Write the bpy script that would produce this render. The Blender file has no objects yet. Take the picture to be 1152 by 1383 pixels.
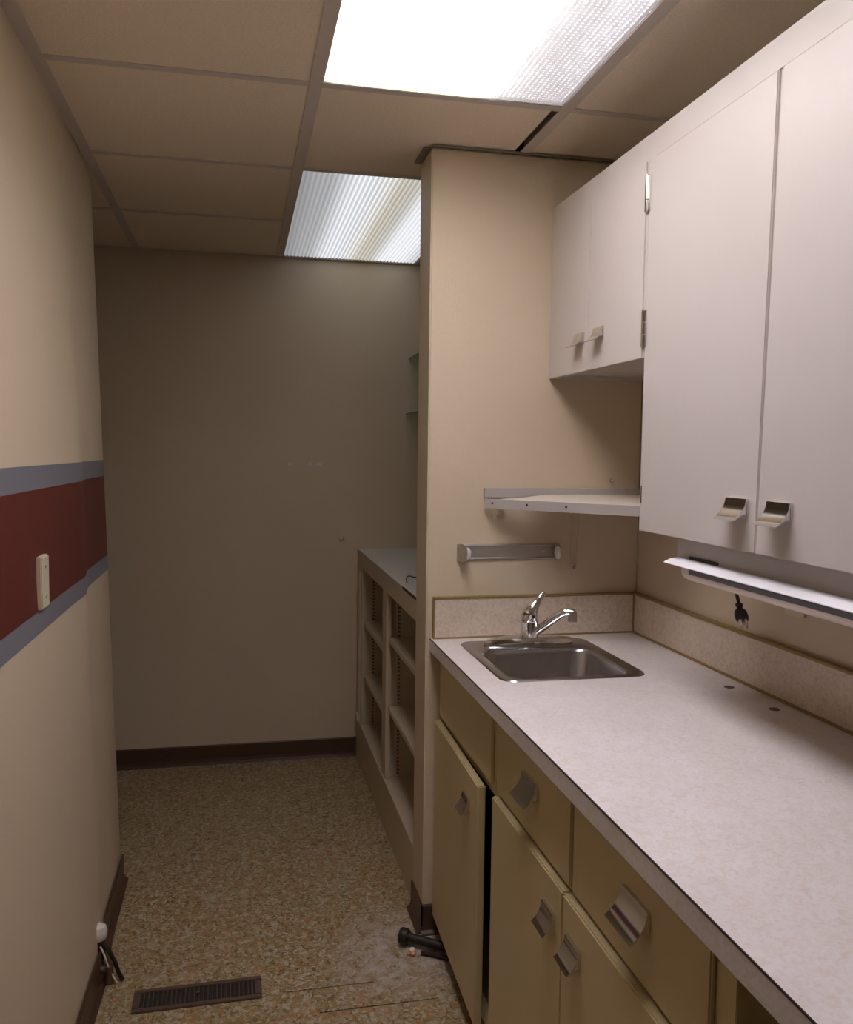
import bpy, bmesh, math, random
from mathutils import Vector, Matrix

# ------------------------------------------------------------------ scene, camera, light, exposure
SC = bpy.context.scene
COL = SC.collection
random.seed(7)
H_EYE = 1.4722
cam_d = bpy.data.cameras.new('camera')
cam_d.sensor_fit = 'HORIZONTAL'; cam_d.sensor_width = 36.0; cam_d.lens = 36.375
cam_d.clip_start = 0.02; cam_d.clip_end = 50
cam = bpy.data.objects.new('camera', cam_d); COL.objects.link(cam)
R_ = (0.9773938, -0.2110581, 0.0124813); U_ = (0.0026927, 0.0714550, 0.9974402); F_ = (0.2114096, 0.9748583, -0.0704080)
cam.matrix_world = Matrix(((R_[0], U_[0], -F_[0], 0), (R_[1], U_[1], -F_[1], 0), (R_[2], U_[2], -F_[2], H_EYE), (0, 0, 0, 1)))
SC.camera = cam
SC.view_settings.view_transform = 'Standard'; SC.view_settings.look = 'None'
SC.view_settings.gamma = 1.0; SC.view_settings.use_curve_mapping = False
SC.view_settings.exposure = 0.0
world = bpy.data.worlds.new('world'); SC.world = world; world.use_nodes = True
world.node_tree.nodes['Background'].inputs[0].default_value = (0.05, 0.045, 0.04, 1)
world.node_tree.nodes['Background'].inputs[1].default_value = 0.2
# the room is lit by its two ceiling fixtures (their glow is set here, their lenses are built below)
LIGHT_A = dict(core=5.6, rim=0.34, color=(1.0, 0.91, 0.66), watts=47.5, spread=150, lamp=(0.97, 0.93, 1.12), rimcolor=(1.0, 0.95, 0.92))
LIGHT_B = dict(core=0.86, rim=0.22, color=(0.91, 0.94, 1.0), dull=(1.0, 0.95, 0.80))

# ------------------------------------------------------------------ measures (metres)
ZC = 2.348                                   # ceiling grid
TA, TB, TC = -0.445, 0.181, 0.820            # main tees
Y1, ST = 2.1525, 0.6380                      # cross tees
YB = 4.0657                                  # back wall
XW = 1.2187                                  # right wall
XP, YP, YQ = 0.5417, 2.4854, 2.6393          # stub wall behind the sink
ZT, XC = 0.914, 0.5533                       # worktop
XU, ZU0, ZU1, ZUS = 0.9102, 1.2944, 2.196, 1.6943
YS = 1.858
YF = -1.6                                    # wall behind the camera
WL0, LEAN, YE = -0.397, -0.0285, 3.0         # left wall

# ------------------------------------------------------------------ materials
def s2l(c):
    return tuple(((v / 255) / 12.92 if v / 255 <= 0.04045 else ((v / 255 + 0.055) / 1.055) ** 2.4) for v in c) + (1.0,)

def mat(name, rgb, rough=0.6, metal=0.0, var=0.06, scale=6.0, bump=0.0, bscale=120.0, detail=3.0, lin=True, stretch=None, spec=0.5, aniso=None):
    m = bpy.data.materials.new(name); m.use_nodes = True
    nt = m.node_tree; N = nt.nodes; L = nt.links
    b = N['Principled BSDF']
    c = tuple(rgb) + (1.0,) if lin else s2l(rgb)
    b.inputs['Roughness'].default_value = rough; b.inputs['Metallic'].default_value = metal
    b.inputs['Specular IOR Level'].default_value = spec
    tc = N.new('ShaderNodeTexCoord'); vec = tc.outputs['Object']
    if stretch:
        mp = N.new('ShaderNodeMapping'); mp.inputs['Scale'].default_value = stretch
        L.new(vec, mp.inputs['Vector']); vec = mp.outputs['Vector']
    n = N.new('ShaderNodeTexNoise'); n.inputs['Scale'].default_value = scale; n.inputs['Detail'].default_value = detail
    L.new(vec, n.inputs['Vector'])
    mx = N.new('ShaderNodeMix'); mx.data_type = 'RGBA'
    mx.inputs['A'].default_value = tuple(v * (1 - var) for v in c[:3]) + (1,)
    mx.inputs['B'].default_value = tuple(min(1, v * (1 + var)) for v in c[:3]) + (1,)
    L.new(n.outputs['Fac'], mx.inputs['Factor']); L.new(mx.outputs['Result'], b.inputs['Base Color'])
    if bump:
        nb = N.new('ShaderNodeTexNoise'); nb.inputs['Scale'].default_value = bscale; nb.inputs['Detail'].default_value = 3
        L.new(vec, nb.inputs['Vector'])
        bp = N.new('ShaderNodeBump'); bp.inputs['Strength'].default_value = bump; bp.inputs['Distance'].default_value = 0.002
        L.new(nb.outputs['Fac'], bp.inputs['Height']); L.new(bp.outputs['Normal'], b.inputs['Normal'])
    return m

M = {}
PAINT = (0.65, 0.538, 0.395)
M['wall'] = mat('wall_paint', PAINT, 0.55, var=0.04, scale=3, bump=0.25, bscale=260)
M['tile'] = mat('ceiling_tile', (0.92, 0.79, 0.64), 0.9, var=0.12, scale=140, bump=0.8, bscale=230)
M['tee'] = mat('tee_metal', (0.66, 0.585, 0.54), 0.5, var=0.05)
M['darktee'] = mat('bare_metal', (0.30, 0.29, 0.24), 0.5, metal=0.4, var=0.2, scale=30)
M['void'] = mat('plenum_dark', (0.02, 0.018, 0.016), 0.9)
M['grey'] = mat('grey_band_paint', s2l((124, 125, 135))[:3], 0.5, var=0.03, bump=0.2, bscale=260)
M['red'] = mat('red_band_paint', s2l((98, 38, 32))[:3], 0.5, var=0.05, bump=0.2, bscale=260)
M['base'] = mat('brown_vinyl_base', (0.085, 0.040, 0.024), 0.4, var=0.35, scale=18, stretch=(1, 1, 12))
M['cab'] = mat('cream_cabinet_paint', (0.615, 0.56, 0.525), 0.42, var=0.03, scale=5, bump=0.12, bscale=60, stretch=(1, 1, 0.25))
M['lowcab'] = mat('tan_cabinet_paint', (0.62, 0.51, 0.285), 0.38, var=0.04, scale=5, bump=0.12, bscale=60, stretch=(1, 1, 0.25))
M['shelf'] = mat('shelf_paint', (0.60, 0.50, 0.36), 0.5, var=0.05)
M['inside'] = mat('cabinet_inside', (0.20, 0.13, 0.07), 0.7, var=0.1)
M['chrome'] = mat('chrome', (0.74, 0.73, 0.72), 0.12, metal=1.0, var=0.03, scale=30)
M['worn'] = mat('worn_chrome', (0.60, 0.58, 0.55), 0.28, metal=1.0, var=0.12, scale=60)
M['steel'] = mat('sink_steel', (0.40, 0.39, 0.39), 0.26, metal=1.0, var=0.14, scale=22, bump=0.05, bscale=200, stretch=(1, 6, 1))
M['alu'] = mat('aluminium', (0.46, 0.43, 0.39), 0.35, metal=0.8, var=0.12, scale=40)
M['gold'] = mat('gold_edge_metal', (0.34, 0.235, 0.085), 0.45, metal=0.25, var=0.25, scale=50)
M['black'] = mat('black_rubber', (0.012, 0.011, 0.011), 0.45, var=0.1)
M['edge'] = mat('dark_laminate_edge', (0.025, 0.014, 0.016), 0.6, var=0.1)
M['white'] = mat('white_plastic', (0.78, 0.74, 0.68), 0.4, var=0.03)
M['enamel'] = mat('white_enamel', (0.86, 0.85, 0.88), 0.45, var=0.02)
M['lampgrey'] = mat('lamp_body_grey', (0.66, 0.62, 0.60), 0.5, var=0.04)
M['lens'] = mat('lamp_lens_plastic', (0.72, 0.62, 0.56), 0.35, var=0.03)
M['darkstrip'] = mat('dark_grey_strip', (0.075, 0.072, 0.078), 0.6, var=0.08)
M['ivory'] = mat('ivory_plate', (0.70, 0.62, 0.46), 0.4, var=0.04)
M['iron'] = mat('black_iron_pipe', (0.035, 0.027, 0.022), 0.45, metal=0.5, var=0.4, scale=60)
M['register'] = mat('brown_register_metal', (0.145, 0.095, 0.070), 0.45, metal=0.4, var=0.2, scale=40)
M['ledger'] = mat('grey_painted_strip', (0.46, 0.425, 0.40), 0.45, var=0.05)
M['board'] = mat('shelf_board_white', (0.74, 0.66, 0.56), 0.5, var=0.05, scale=14)
M['alcovetop'] = mat('alcove_laminate', (0.62, 0.58, 0.53), 0.35, var=0.06, scale=60)
M['patch'] = mat('spackle', (0.74, 0.69, 0.66), 0.7)
M['crumb'] = mat('orange_rubble', (0.62, 0.30, 0.12), 0.8, var=0.4, scale=90)

def laminate():
    m = mat('worktop_laminate', (0.72, 0.645, 0.60), 0.33, var=0.02)
    nt = m.node_tree; N = nt.nodes; L = nt.links; b = N['Principled BSDF']
    tc = N.new('ShaderNodeTexCoord')
    n1 = N.new('ShaderNodeTexNoise'); n1.inputs['Scale'].default_value = 70; n1.inputs['Detail'].default_value = 6; n1.inputs['Distortion'].default_value = 1.6
    n2 = N.new('ShaderNodeTexNoise'); n2.inputs['Scale'].default_value = 9; n2.inputs['Detail'].default_value = 4
    L.new(tc.outputs['Object'], n1.inputs['Vector']); L.new(tc.outputs['Object'], n2.inputs['Vector'])
    r1 = N.new('ShaderNodeValToRGB'); e = r1.color_ramp.elements
    e[0].position = 0.30; e[0].color = (0.71, 0.63, 0.575, 1); e[1].position = 0.58; e[1].color = (0.79, 0.75, 0.755, 1)
    L.new(n1.outputs['Fac'], r1.inputs['Fac'])
    r2 = N.new('ShaderNodeValToRGB'); e = r2.color_ramp.elements
    e[0].position = 0.35; e[0].color = (0.96, 0.94, 0.93, 1); e[1].position = 0.65; e[1].color = (1, 1, 1, 1)
    L.new(n2.outputs['Fac'], r2.inputs['Fac'])
    mx = N.new('ShaderNodeMix'); mx.data_type = 'RGBA'; mx.blend_type = 'MULTIPLY'; mx.inputs['Factor'].default_value = 1
    L.new(r1.outputs['Color'], mx.inputs['A']); L.new(r2.outputs['Color'], mx.inputs['B'])
    L.new(mx.outputs['Result'], b.inputs['Base Color'])
    return m
M['lam'] = laminate()
M['splash'] = M['lam'].copy(); M['splash'].name = 'splashback_laminate_warmlit'
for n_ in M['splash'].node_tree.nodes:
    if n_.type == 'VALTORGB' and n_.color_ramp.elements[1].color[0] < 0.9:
        n_.color_ramp.elements[0].color = (0.60, 0.48, 0.36, 1); n_.color_ramp.elements[1].color = (0.74, 0.64, 0.53, 1)  # tan tint puts the warmer light by the sink into the laminate colour

def vinyl():
    m = bpy.data.materials.new('pebble_vinyl'); m.use_nodes = True
    nt = m.node_tree; N = nt.nodes; L = nt.links; b = N['Principled BSDF']
    b.inputs['Roughness'].default_value = 0.5
    tc = N.new('ShaderNodeTexCoord')
    v = N.new('ShaderNodeTexVoronoi'); v.inputs['Scale'].default_value = 122; v.inputs['Randomness'].default_value = 1
    dn = N.new('ShaderNodeTexNoise'); dn.inputs['Scale'].default_value = 60; dn.inputs['Detail'].default_value = 3
    L.new(tc.outputs['Object'], dn.inputs['Vector'])
    ad = N.new('ShaderNodeMix'); ad.data_type = 'RGBA'; ad.blend_type = 'LINEAR_LIGHT'; ad.inputs['Factor'].default_value = 0.02
    L.new(tc.outputs['Object'], ad.inputs['A']); L.new(dn.outputs['Color'], ad.inputs['B'])
    L.new(ad.outputs['Result'], v.inputs['Vector'])
    sp = N.new('ShaderNodeSeparateColor'); L.new(v.outputs['Color'], sp.inputs['Color'])
    r = N.new('ShaderNodeValToRGB'); r.color_ramp.interpolation = 'CONSTANT'
    cols = [(0.0, (0.44, 0.30, 0.12)), (0.26, (0.56, 0.44, 0.27)), (0.48, (0.27, 0.175, 0.06)), (0.60, (0.68, 0.58, 0.45)), (0.78, (0.58, 0.27, 0.10)), (0.88, (0.46, 0.37, 0.20))]
    e = r.color_ramp.elements
    e[0].position, e[0].color = cols[0][0], cols[0][1] + (1,); e[1].position, e[1].color = cols[1][0], cols[1][1] + (1,)
    cols = [(p, tuple(v * 0.66 for v in c)) for p, c in cols]
    e[0].color = cols[0][1] + (1,); e[1].color = cols[1][1] + (1,)
    for p, c in cols[2:]:
        q = e.new(p); q.color = c + (1,)
    L.new(sp.outputs['Red'], r.inputs['Fac'])
    # plaster dust lies around the cut pipe by the sink cabinet
    d = N.new('ShaderNodeVectorMath'); d.operation = 'DISTANCE'; d.inputs[1].default_value = (0.47, 2.40, 0)
    L.new(tc.outputs['Object'], d.inputs[0])
    mr = N.new('ShaderNodeMapRange'); mr.inputs['From Min'].default_value = 0.04; mr.inputs['From Max'].default_value = 0.27
    mr.inputs['To Min'].default_value = 0.9; mr.inputs['To Max'].default_value = 0.0
    L.new(d.outputs['Value'], mr.inputs['Value'])
    ns = N.new('ShaderNodeTexNoise'); ns.inputs['Scale'].default_value = 26; ns.inputs['Detail'].default_value = 5
    L.new(tc.outputs['Object'], ns.inputs['Vector'])
    mu = N.new('ShaderNodeMath'); mu.operation = 'MULTIPLY'
    ml = N.new('ShaderNodeMapRange'); ml.inputs['From Min'].default_value = 0.35; ml.inputs['From Max'].default_value = 0.65
    L.new(ns.outputs['Fac'], ml.inputs['Value'])
    L.new(mr.outputs['Result'], mu.inputs[0]); L.new(ml.outputs['Result'], mu.inputs[1])
    mx = N.new('ShaderNodeMix'); mx.data_type = 'RGBA'; mx.inputs['B'].default_value = (0.56, 0.50, 0.48, 1)
    L.new(mu.outputs['Value'], mx.inputs['Factor']); L.new(r.outputs['Color'], mx.inputs['A'])
    L.new(mx.outputs['Result'], b.inputs['Base Color'])
    bp = N.new('ShaderNodeBump'); bp.inputs['Strength'].default_value = 0.2; bp.inputs['Distance'].default_value = 0.001
    L.new(v.outputs['Distance'], bp.inputs['Height']); L.new(bp.outputs['Normal'], b.inputs['Normal'])
    return m
M['floor'] = vinyl()

def glass():
    m = bpy.data.materials.new('green_edge_glass'); m.use_nodes = True
    b = m.node_tree.nodes['Principled BSDF']
    b.inputs['Base Color'].default_value = (0.50, 0.72, 0.62, 1); b.inputs['Roughness'].default_value = 0.03
    b.inputs['Transmission Weight'].default_value = 1.0; b.inputs['IOR'].default_value = 1.5
    return m
M['glass'] = glass()

def diffuser(name, spec, profile, cell, grid):
    """A backlit acrylic lens: bright under its tubes, darker between them, broken up by its prisms."""
    m = bpy.data.materials.new(name); m.use_nodes = True
    nt = m.node_tree; N = nt.nodes; L = nt.links
    b = N['Principled BSDF']; b.inputs['Base Color'].default_value = (0.5, 0.5, 0.5, 1); b.inputs['Roughness'].default_value = 0.35
    tc = N.new('ShaderNodeTexCoord'); sx = N.new('ShaderNodeSeparateXYZ'); L.new(tc.outputs['Object'], sx.inputs['Vector'])
    mr = N.new('ShaderNodeMapRange'); mr.inputs['From Min'].default_value = TB; mr.inputs['From Max'].default_value = TC
    L.new(sx.outputs['X'], mr.inputs['Value'])
    r = N.new('ShaderNodeValToRGB'); e = r.color_ramp.elements; r.color_ramp.interpolation = 'EASE'
    e[0].position, e[0].color = profile[0][0], (profile[0][1],) * 3 + (1,)
    e[1].position, e[1].color = profile[-1][0], (profile[-1][1],) * 3 + (1,)
    for p, v in profile[1:-1]:
        q = e.new(p); q.color = (v, v, v, 1)
    L.new(mr.outputs['Result'], r.inputs['Fac'])
    def wave(out):
        a = N.new('ShaderNodeMath'); a.operation = 'MULTIPLY'; a.inputs[1].default_value = 2 * math.pi / cell; L.new(out, a.inputs[0])
        s = N.new('ShaderNodeMath'); s.operation = 'SINE'; L.new(a.outputs[0], s.inputs[0]); return s.outputs[0]
    w = wave(sx.outputs['X'])
    if grid:
        mn = N.new('ShaderNodeMath'); mn.operation = 'MINIMUM'; L.new(w, mn.inputs[0]); L.new(wave(sx.outputs['Y']), mn.inputs[1]); w = mn.outputs[0]
    md = N.new('ShaderNodeMapRange'); md.inputs['From Min'].default_value = -1; md.inputs['From Max'].default_value = 1
    md.inputs['To Min'].default_value = 0.72; md.inputs['To Max'].default_value = 1.25
    L.new(w, md.inputs['Value'])
    k = N.new('ShaderNodeMath'); k.operation = 'MULTIPLY_ADD'
    k.inputs[1].default_value = spec['core'] - spec['rim']; k.inputs[2].default_value = spec['rim']
    L.new(r.outputs['Color'], k.inputs[0])
    st = N.new('ShaderNodeMath'); st.operation = 'MULTIPLY'; L.new(k.outputs[0], st.inputs[0]); L.new(md.outputs['Result'], st.inputs[1])
    b.inputs['Emission Color'].default_value = spec['color'] + (1,)
    if 'dull' in spec:                       # the spent stretch between the tubes glows yellowish
        r3 = N.new('ShaderNodeValToRGB'); e = r3.color_ramp.elements
        e[0].position, e[0].color = 0.42, spec['color'] + (1,); e[1].position, e[1].color = 0.72, spec['color'] + (1,)
        q = e.new(0.565); q.color = spec['dull'] + (1,)
        L.new(mr.outputs['Result'], r3.inputs['Fac']); L.new(r3.outputs['Color'], b.inputs['Emission Color'])
    L.new(st.outputs[0], b.inputs['Emission Strength'])
    if 'rimcolor' in spec:
        cm = N.new('ShaderNodeMix'); cm.data_type = 'RGBA'; cm.inputs['A'].default_value = spec['rimcolor'] + (1,); cm.inputs['B'].default_value = spec['color'] + (1,)
        L.new(r.outputs['Color'], cm.inputs['Factor']); L.new(cm.outputs['Result'], b.inputs['Emission Color'])
    if 'watts' in spec:                      # clear prismatic acrylic: the tubes' light passes through it
        tr = N.new('ShaderNodeBsdfTransparent'); tr.inputs['Color'].default_value = (0.95, 0.95, 0.95, 1)
        mxs = N.new('ShaderNodeMixShader'); mg = N.new('ShaderNodeMapRange'); mg.inputs['From Min'].default_value = -1; mg.inputs['From Max'].default_value = 0.6
        mg.inputs['To Min'].default_value = 0.85; mg.inputs['To Max'].default_value = 0.30
        L.new(w, mg.inputs['Value']); L.new(mg.outputs['Result'], mxs.inputs['Fac'])
        L.new(tr.outputs[0], mxs.inputs[1]); L.new(b.outputs[0], mxs.inputs[2])
        L.new(mxs.outputs[0], N['Material Output'].inputs['Surface'])
    return m
M['lensA'] = diffuser('prismatic_lens', LIGHT_A, [(0.0, 0.1), (0.10, 0.6), (0.40, 1.0), (0.58, 0.8), (0.66, 0.16), (0.72, 0.05), (0.80, 0.02), (1.0, 0.0)], 0.0125, True)
M['lensB'] = diffuser('ribbed_lens', LIGHT_B, [(0.0, 0.02), (0.16, 0.20), (0.33, 0.85), (0.46, 0.75), (0.56, 0.36), (0.62, 0.34), (0.73, 0.85), (0.85, 0.90), (1.0, 0.5)], 0.0165, False)

# ------------------------------------------------------------------ mesh helpers
def box(bm, lo, hi, bevel=0.0, seg=2):
    r = bmesh.ops.create_cube(bm, size=1.0); vs = r['verts']
    for v in vs:
        v.co = Vector([lo[i] + (v.co[i] + 0.5) * (hi[i] - lo[i]) for i in range(3)])
    if bevel > 0:
        es = list({e for v in vs for e in v.link_edges})
        bmesh.ops.bevel(bm, geom=es, offset=bevel, segments=seg, affect='EDGES', clamp_overlap=True)

def prism(bm, poly, fn, t0, t1):
    """Extrude a 2D polygon from t0 to t1; fn(a, b, t) gives the point in space."""
    a = [bm.verts.new(fn(p[0], p[1], t0)) for p in poly]; b = [bm.verts.new(fn(p[0], p[1], t1)) for p in poly]
    n = len(poly)
    bm.faces.new(a); bm.faces.new(b[::-1])
    for i in range(n):
        bm.faces.new((a[i], b[i], b[(i + 1) % n], a[(i + 1) % n]))

def tube(bm, pts, rad, seg=12, cap=True):
    pts = [Vector(p) for p in pts]; n = len(pts)
    rads = rad if isinstance(rad, (list, tuple)) else [rad] * n
    rings = []; up = Vector((0.13, 0.31, 0.94)).normalized()
    for i, p in enumerate(pts):
        d = (pts[min(i + 1, n - 1)] - pts[max(i - 1, 0)]).normalized()
        s = d.cross(up)
        if s.length < 1e-3: s = d.cross(Vector((1, 0, 0)))
        s.normalize(); u = s.cross(d).normalized(); up = u
        rings.append([bm.verts.new(p + (s * math.cos(2 * math.pi * k / seg) + u * math.sin(2 * math.pi * k / seg)) * rads[i]) for k in range(seg)])
    for a, b in zip(rings, rings[1:]):
        for k in range(seg):
            bm.faces.new((a[k], a[(k + 1) % seg], b[(k + 1) % seg], b[k]))
    if cap:
        bm.faces.new(rings[0][::-1]); bm.faces.new(rings[-1])

def lathe(bm, prof, centre, axis='z', seg=24):
    """prof = [(radius, along)]; closed by its end points."""
    c = Vector(centre); rings = []
    for r, t in prof:
        ring = []
        for k in range(seg):
            a = 2 * math.pi * k / seg; x, y = r * math.cos(a), r * math.sin(a)
            ring.append(bm.verts.new(c + Vector({'z': (x, y, t), 'x': (t, x, y), 'y': (x, t, y)}[axis])))
        rings.append(ring)
    for a, b in zip(rings, rings[1:]):
        for k in range(seg):
            bm.faces.new((a[k], a[(k + 1) % seg], b[(k + 1) % seg], b[k]))
    bm.faces.new(rings[0][::-1]); bm.faces.new(rings[-1])

def smooth_path(pts, n=8):
    P = [Vector(p) for p in pts]; P = [P[0]] + P + [P[-1]]; out = []
    for i in range(1, len(P) - 2):
        for k in range(n):
            t = k / n; a, b, c, d = P[i - 1], P[i], P[i + 1], P[i + 2]
            out.append(0.5 * ((2 * b) + (c - a) * t + (2 * a - 5 * b + 4 * c - d) * t * t + (3 * b - a - 3 * c + d) * t ** 3))
    out.append(P[-2]); return out

def obj(name, bm, m, parent=None, kind=None, label=None, smooth=False, matrix=None):
    """Link a bmesh given in world coordinates as ONE object, a child of parent when there is one."""
    if matrix is not None: bmesh.ops.transform(bm, matrix=matrix, verts=bm.verts)
    bmesh.ops.recalc_face_normals(bm, faces=bm.faces)
    me = bpy.data.meshes.new(name); 
    off = Vector((0, 0, 0)); p = parent
    while p: off += p.location; p = p.parent
    if off.length: bmesh.ops.translate(bm, vec=-off, verts=bm.verts)
    bm.to_mesh(me); bm.free()
    me.materials.append(M[m] if isinstance(m, str) else m)
    if smooth:
        for f in me.polygons: f.use_smooth = True
        try: me.set_sharp_from_angle(angle=math.radians(35))
        except Exception: pass
    o = bpy.data.objects.new(name, me); COL.objects.link(o)
    if parent: o.parent = parent
    if kind: o['kind'] = kind
    if label: o['label'] = label
    return o

def boxes(name, m, parent, items, bevel=0.0, **kw):
    bm = bmesh.new()
    for lo, hi in items: box(bm, lo, hi, bevel)
    return obj(name, bm, m, parent, **kw)

def thing(name, label, cat, loc, group=None):
    o = bpy.data.objects.new(name, None); COL.objects.link(o); o.location = loc; o.empty_display_size = 0.05
    o['label'] = label; o['category'] = cat
    if group: o['group'] = group
    return o

def tag(o, label, cat, group=None):
    o['label'] = label; o['category'] = cat
    if group: o['group'] = group
    return o

def struct(name, m, items, bevel=0.0):
    return boxes(name, m, None, items, bevel, kind='structure')

# ------------------------------------------------------------------ floor
floor = struct('floor', 'void', [((-1.8, YF - 0.1, -0.10), (1.4, YB + 0.1, -0.004))])
SEAM = [(YF - 0.1, 2.1655), (2.1705, 2.2695), (2.2745, YB + 0.1)]
for i, (a, b) in enumerate(SEAM):
    boxes('vinyl_sheet', 'floor', floor, [((-1.8, a, -0.004), (1.4, b, 0.0))])
# sheets butt tightly left of the register; the joints gape only to its right
boxes('seam_filler', 'floor', floor, [((-1.8, 2.1655, -0.004), (0.20, 2.1705, -0.0003)), ((-1.8, 2.2695, -0.004), (0.12, 2.2745, -0.0003)),
                                      ((0.52, 2.1655, -0.004), (1.4, 2.1705, -0.0003)), ((0.36, 2.2695, -0.004), (1.4, 2.2745, -0.0003))])

# ------------------------------------------------------------------ walls
struct('wall_back', 'wall', [((-1.8, YB, 0), (1.35, YB + 0.1, 2.5))])
struct('wall_right', 'wall', [((XW, YF, 0), (XW + 0.1, YB, 2.5))])
struct('wall_front', 'wall', [((-0.62, YF - 0.1, 0), (XW, YF, 2.5))])
struct('wall_middle', 'wall', [((XP, YP, 0), (XW, YQ, ZC - 0.004))], 0.004)
struct('wall_far_left', 'wall', [((-1.8, YE - 0.1, 0), (-1.7, YB, 2.5)), ((-1.8, YE - 0.1, 0), (-0.62, YE, 2.5))])

def wl(y):                                   # plan of the left wall: it swells out before the crease and steps back after it
    P = [(YF, 0.0), (1.5, 0.0), (2.30, 0.010), (2.45, 0.0150), (2.48, 0.0145), (2.51, 0.0120), (2.54, 0.0075), (2.57, 0.0035), (2.60, 0.0012), (2.64, 0.0), (3.0, 0.0)]
    for (a, u), (b, v) in zip(P, P[1:]):
        if y <= b: return u + (v - u) * (y - a) / (b - a)
    return P[-1][1]
def wx(y, z): return WL0 + LEAN * z + wl(y) * min(1.0, max(0.12, 1.0 - (z - 1.45) / 0.8))
WY = [YF, 0.0, 1.5, 2.0, 2.30, 2.40, 2.45, 2.48, 2.495, 2.51, 2.525, 2.54, 2.555, 2.57, 2.585, 2.60, 2.62, 2.64, 2.8, 2.985, 3.0]
bm = bmesh.new()
WZ = [0.0, 0.6, 1.45, 1.8, 2.15, 2.5]
grid = [[bm.verts.new((wx(y, z) - (0.006 if y == 3.0 else 0), y, z)) for z in WZ] + [bm.verts.new((-0.60, y, 2.5)), bm.verts.new((-0.60, y, 0.0))] for y in WY]
for p, q in zip(grid, grid[1:]):
    for k in range(len(p)): bm.faces.new((p[k], p[(k + 1) % len(p)], q[(k + 1) % len(p)], q[k]))
bm.faces.new(grid[0]); bm.faces.new(grid[-1][::-1])
WALL_L = obj('wall_left', bm, 'wall', kind='structure', smooth=True)

def wall_band(name, m, z0, z1, label):
    bm = bmesh.new(); T = 0.0008; rows = []
    for y in WY[:-1]:
        rows.append([bm.verts.new((wx(y, z) + t, y, z)) for z, t in ((z0, 0), (z0, T), (z1, T), (z1, 0))])
    for a, b in zip(rows, rows[1:]):
        for k in range(4): bm.faces.new((a[k], a[(k + 1) % 4], b[(k + 1) % 4], b[k]))
    bm.faces.new(rows[0]); bm.faces.new(rows[-1][::-1])
    return obj(name, bm, m, WALL_L, label=label, smooth=True)
wall_band('painted_band', 'grey', 1.379, 1.4305, 'upper grey painted band')
wall_band('painted_band', 'red', 1.119, 1.379, 'wide dark red painted band')
wall_band('painted_band', 'grey', 1.071, 1.119, 'lower grey painted band')

# ------------------------------------------------------------------ baseboards (cove base: thin upright and a foot)
COVE = [(0.0, 0.0), (0.020, 0.0), (0.018, 0.004), (0.009, 0.012), (0.006, 0.025), (0.006, 0.086), (0.003, 0.090), (0.0, 0.090)]
bm = bmesh.new(); rows = []
for y in WY:
    rows.append([bm.verts.new((wx(y, 0) + a + 0.001, y, h)) for a, h in COVE])
for a, b in zip(rows, rows[1:]):
    for k in range(len(COVE)): bm.faces.new((a[k], a[(k + 1) % len(COVE)], b[(k + 1) % len(COVE)], b[k]))
bm.faces.new(rows[0]); bm.faces.new(rows[-1][::-1])
obj('baseboard_left', bm, 'base', kind='structure', smooth=True)
bm = bmesh.new(); prism(bm, COVE, lambda a, h, t: (t, YB - a, h), -1.7, 0.546)
obj('baseboard_back', bm, 'base', kind='structure')
bm = bmesh.new(); prism(bm, COVE, lambda a, h, t: (XP - a, t, h), YP - 0.006, YQ)
prism(bm, COVE, lambda a, h, t: (t, YP - a, h), XP - 0.006, 0.64)
obj('baseboard_middle', bm, 'base', kind='structure')

# ------------------------------------------------------------------ ceiling
CEIL = struct('ceiling', 'void', [((-1.8, YF - 0.1, 2.50), (1.35, YB + 0.1, 2.56))])
rows_y = [Y1 + ST * k for k in range(-6, 3)] + [YB]
COLS = [(-1.70, -1.08), (-1.08, TA), (TA, TB), (TB, TC), (TC, XW)]
tile_mesh = {}
def tile(x0, x1, y0, y1, dy=0.0, dx=0.0):
    w, d = round(x1 - x0 - 0.006, 4), round(y1 - y0 - 0.006, 4)
    if (w, d) not in tile_mesh:
        bm = bmesh.new(); box(bm, (-w / 2, -d / 2, 0.0), (w / 2, d / 2, 0.015))
        o = obj('ceiling_tile', bm, 'tile', CEIL); tile_mesh[(w, d)] = o.data
    else:
        o = bpy.data.objects.new('ceiling_tile', tile_mesh[(w, d)]); COL.objects.link(o); o.parent = CEIL
    o.location = ((x0 + x1) / 2 + dx, (y0 + y1) / 2 + dy, ZC + 0.003)
for i in range(len(rows_y) - 1):
    y0, y1 = rows_y[i], rows_y[i + 1]
    for c, (x0, x1) in enumerate(COLS):
        if c < 2 and y1 < 2.9: continue
        if c == 3 and (Y1 - 2 * ST - 0.01 < y0 < Y1 - 0.01 or y0 > Y1 + ST - 0.01): continue   # the two light fixtures
        if c == 3 and abs(y0 - Y1) < 0.01: tile(x0, x1 - 0.030, y0, y1)                       # slipped tile: a dark gap at the tee
        else: tile(x0, x1, y0, y1)
TW = 0.016
for x, a, b in ((TA, YF, YB), (TB, YF, YB), (TC, YF, YP), (TC, YQ, YB), (-1.08, YE, YB)):
    boxes('ceiling_tee', 'tee', CEIL, [((x - TW, a, ZC), (x + TW, b, ZC + 0.003)), ((x - 0.002, a, ZC + 0.003), (x + 0.002, b, ZC + 0.04))])
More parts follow.
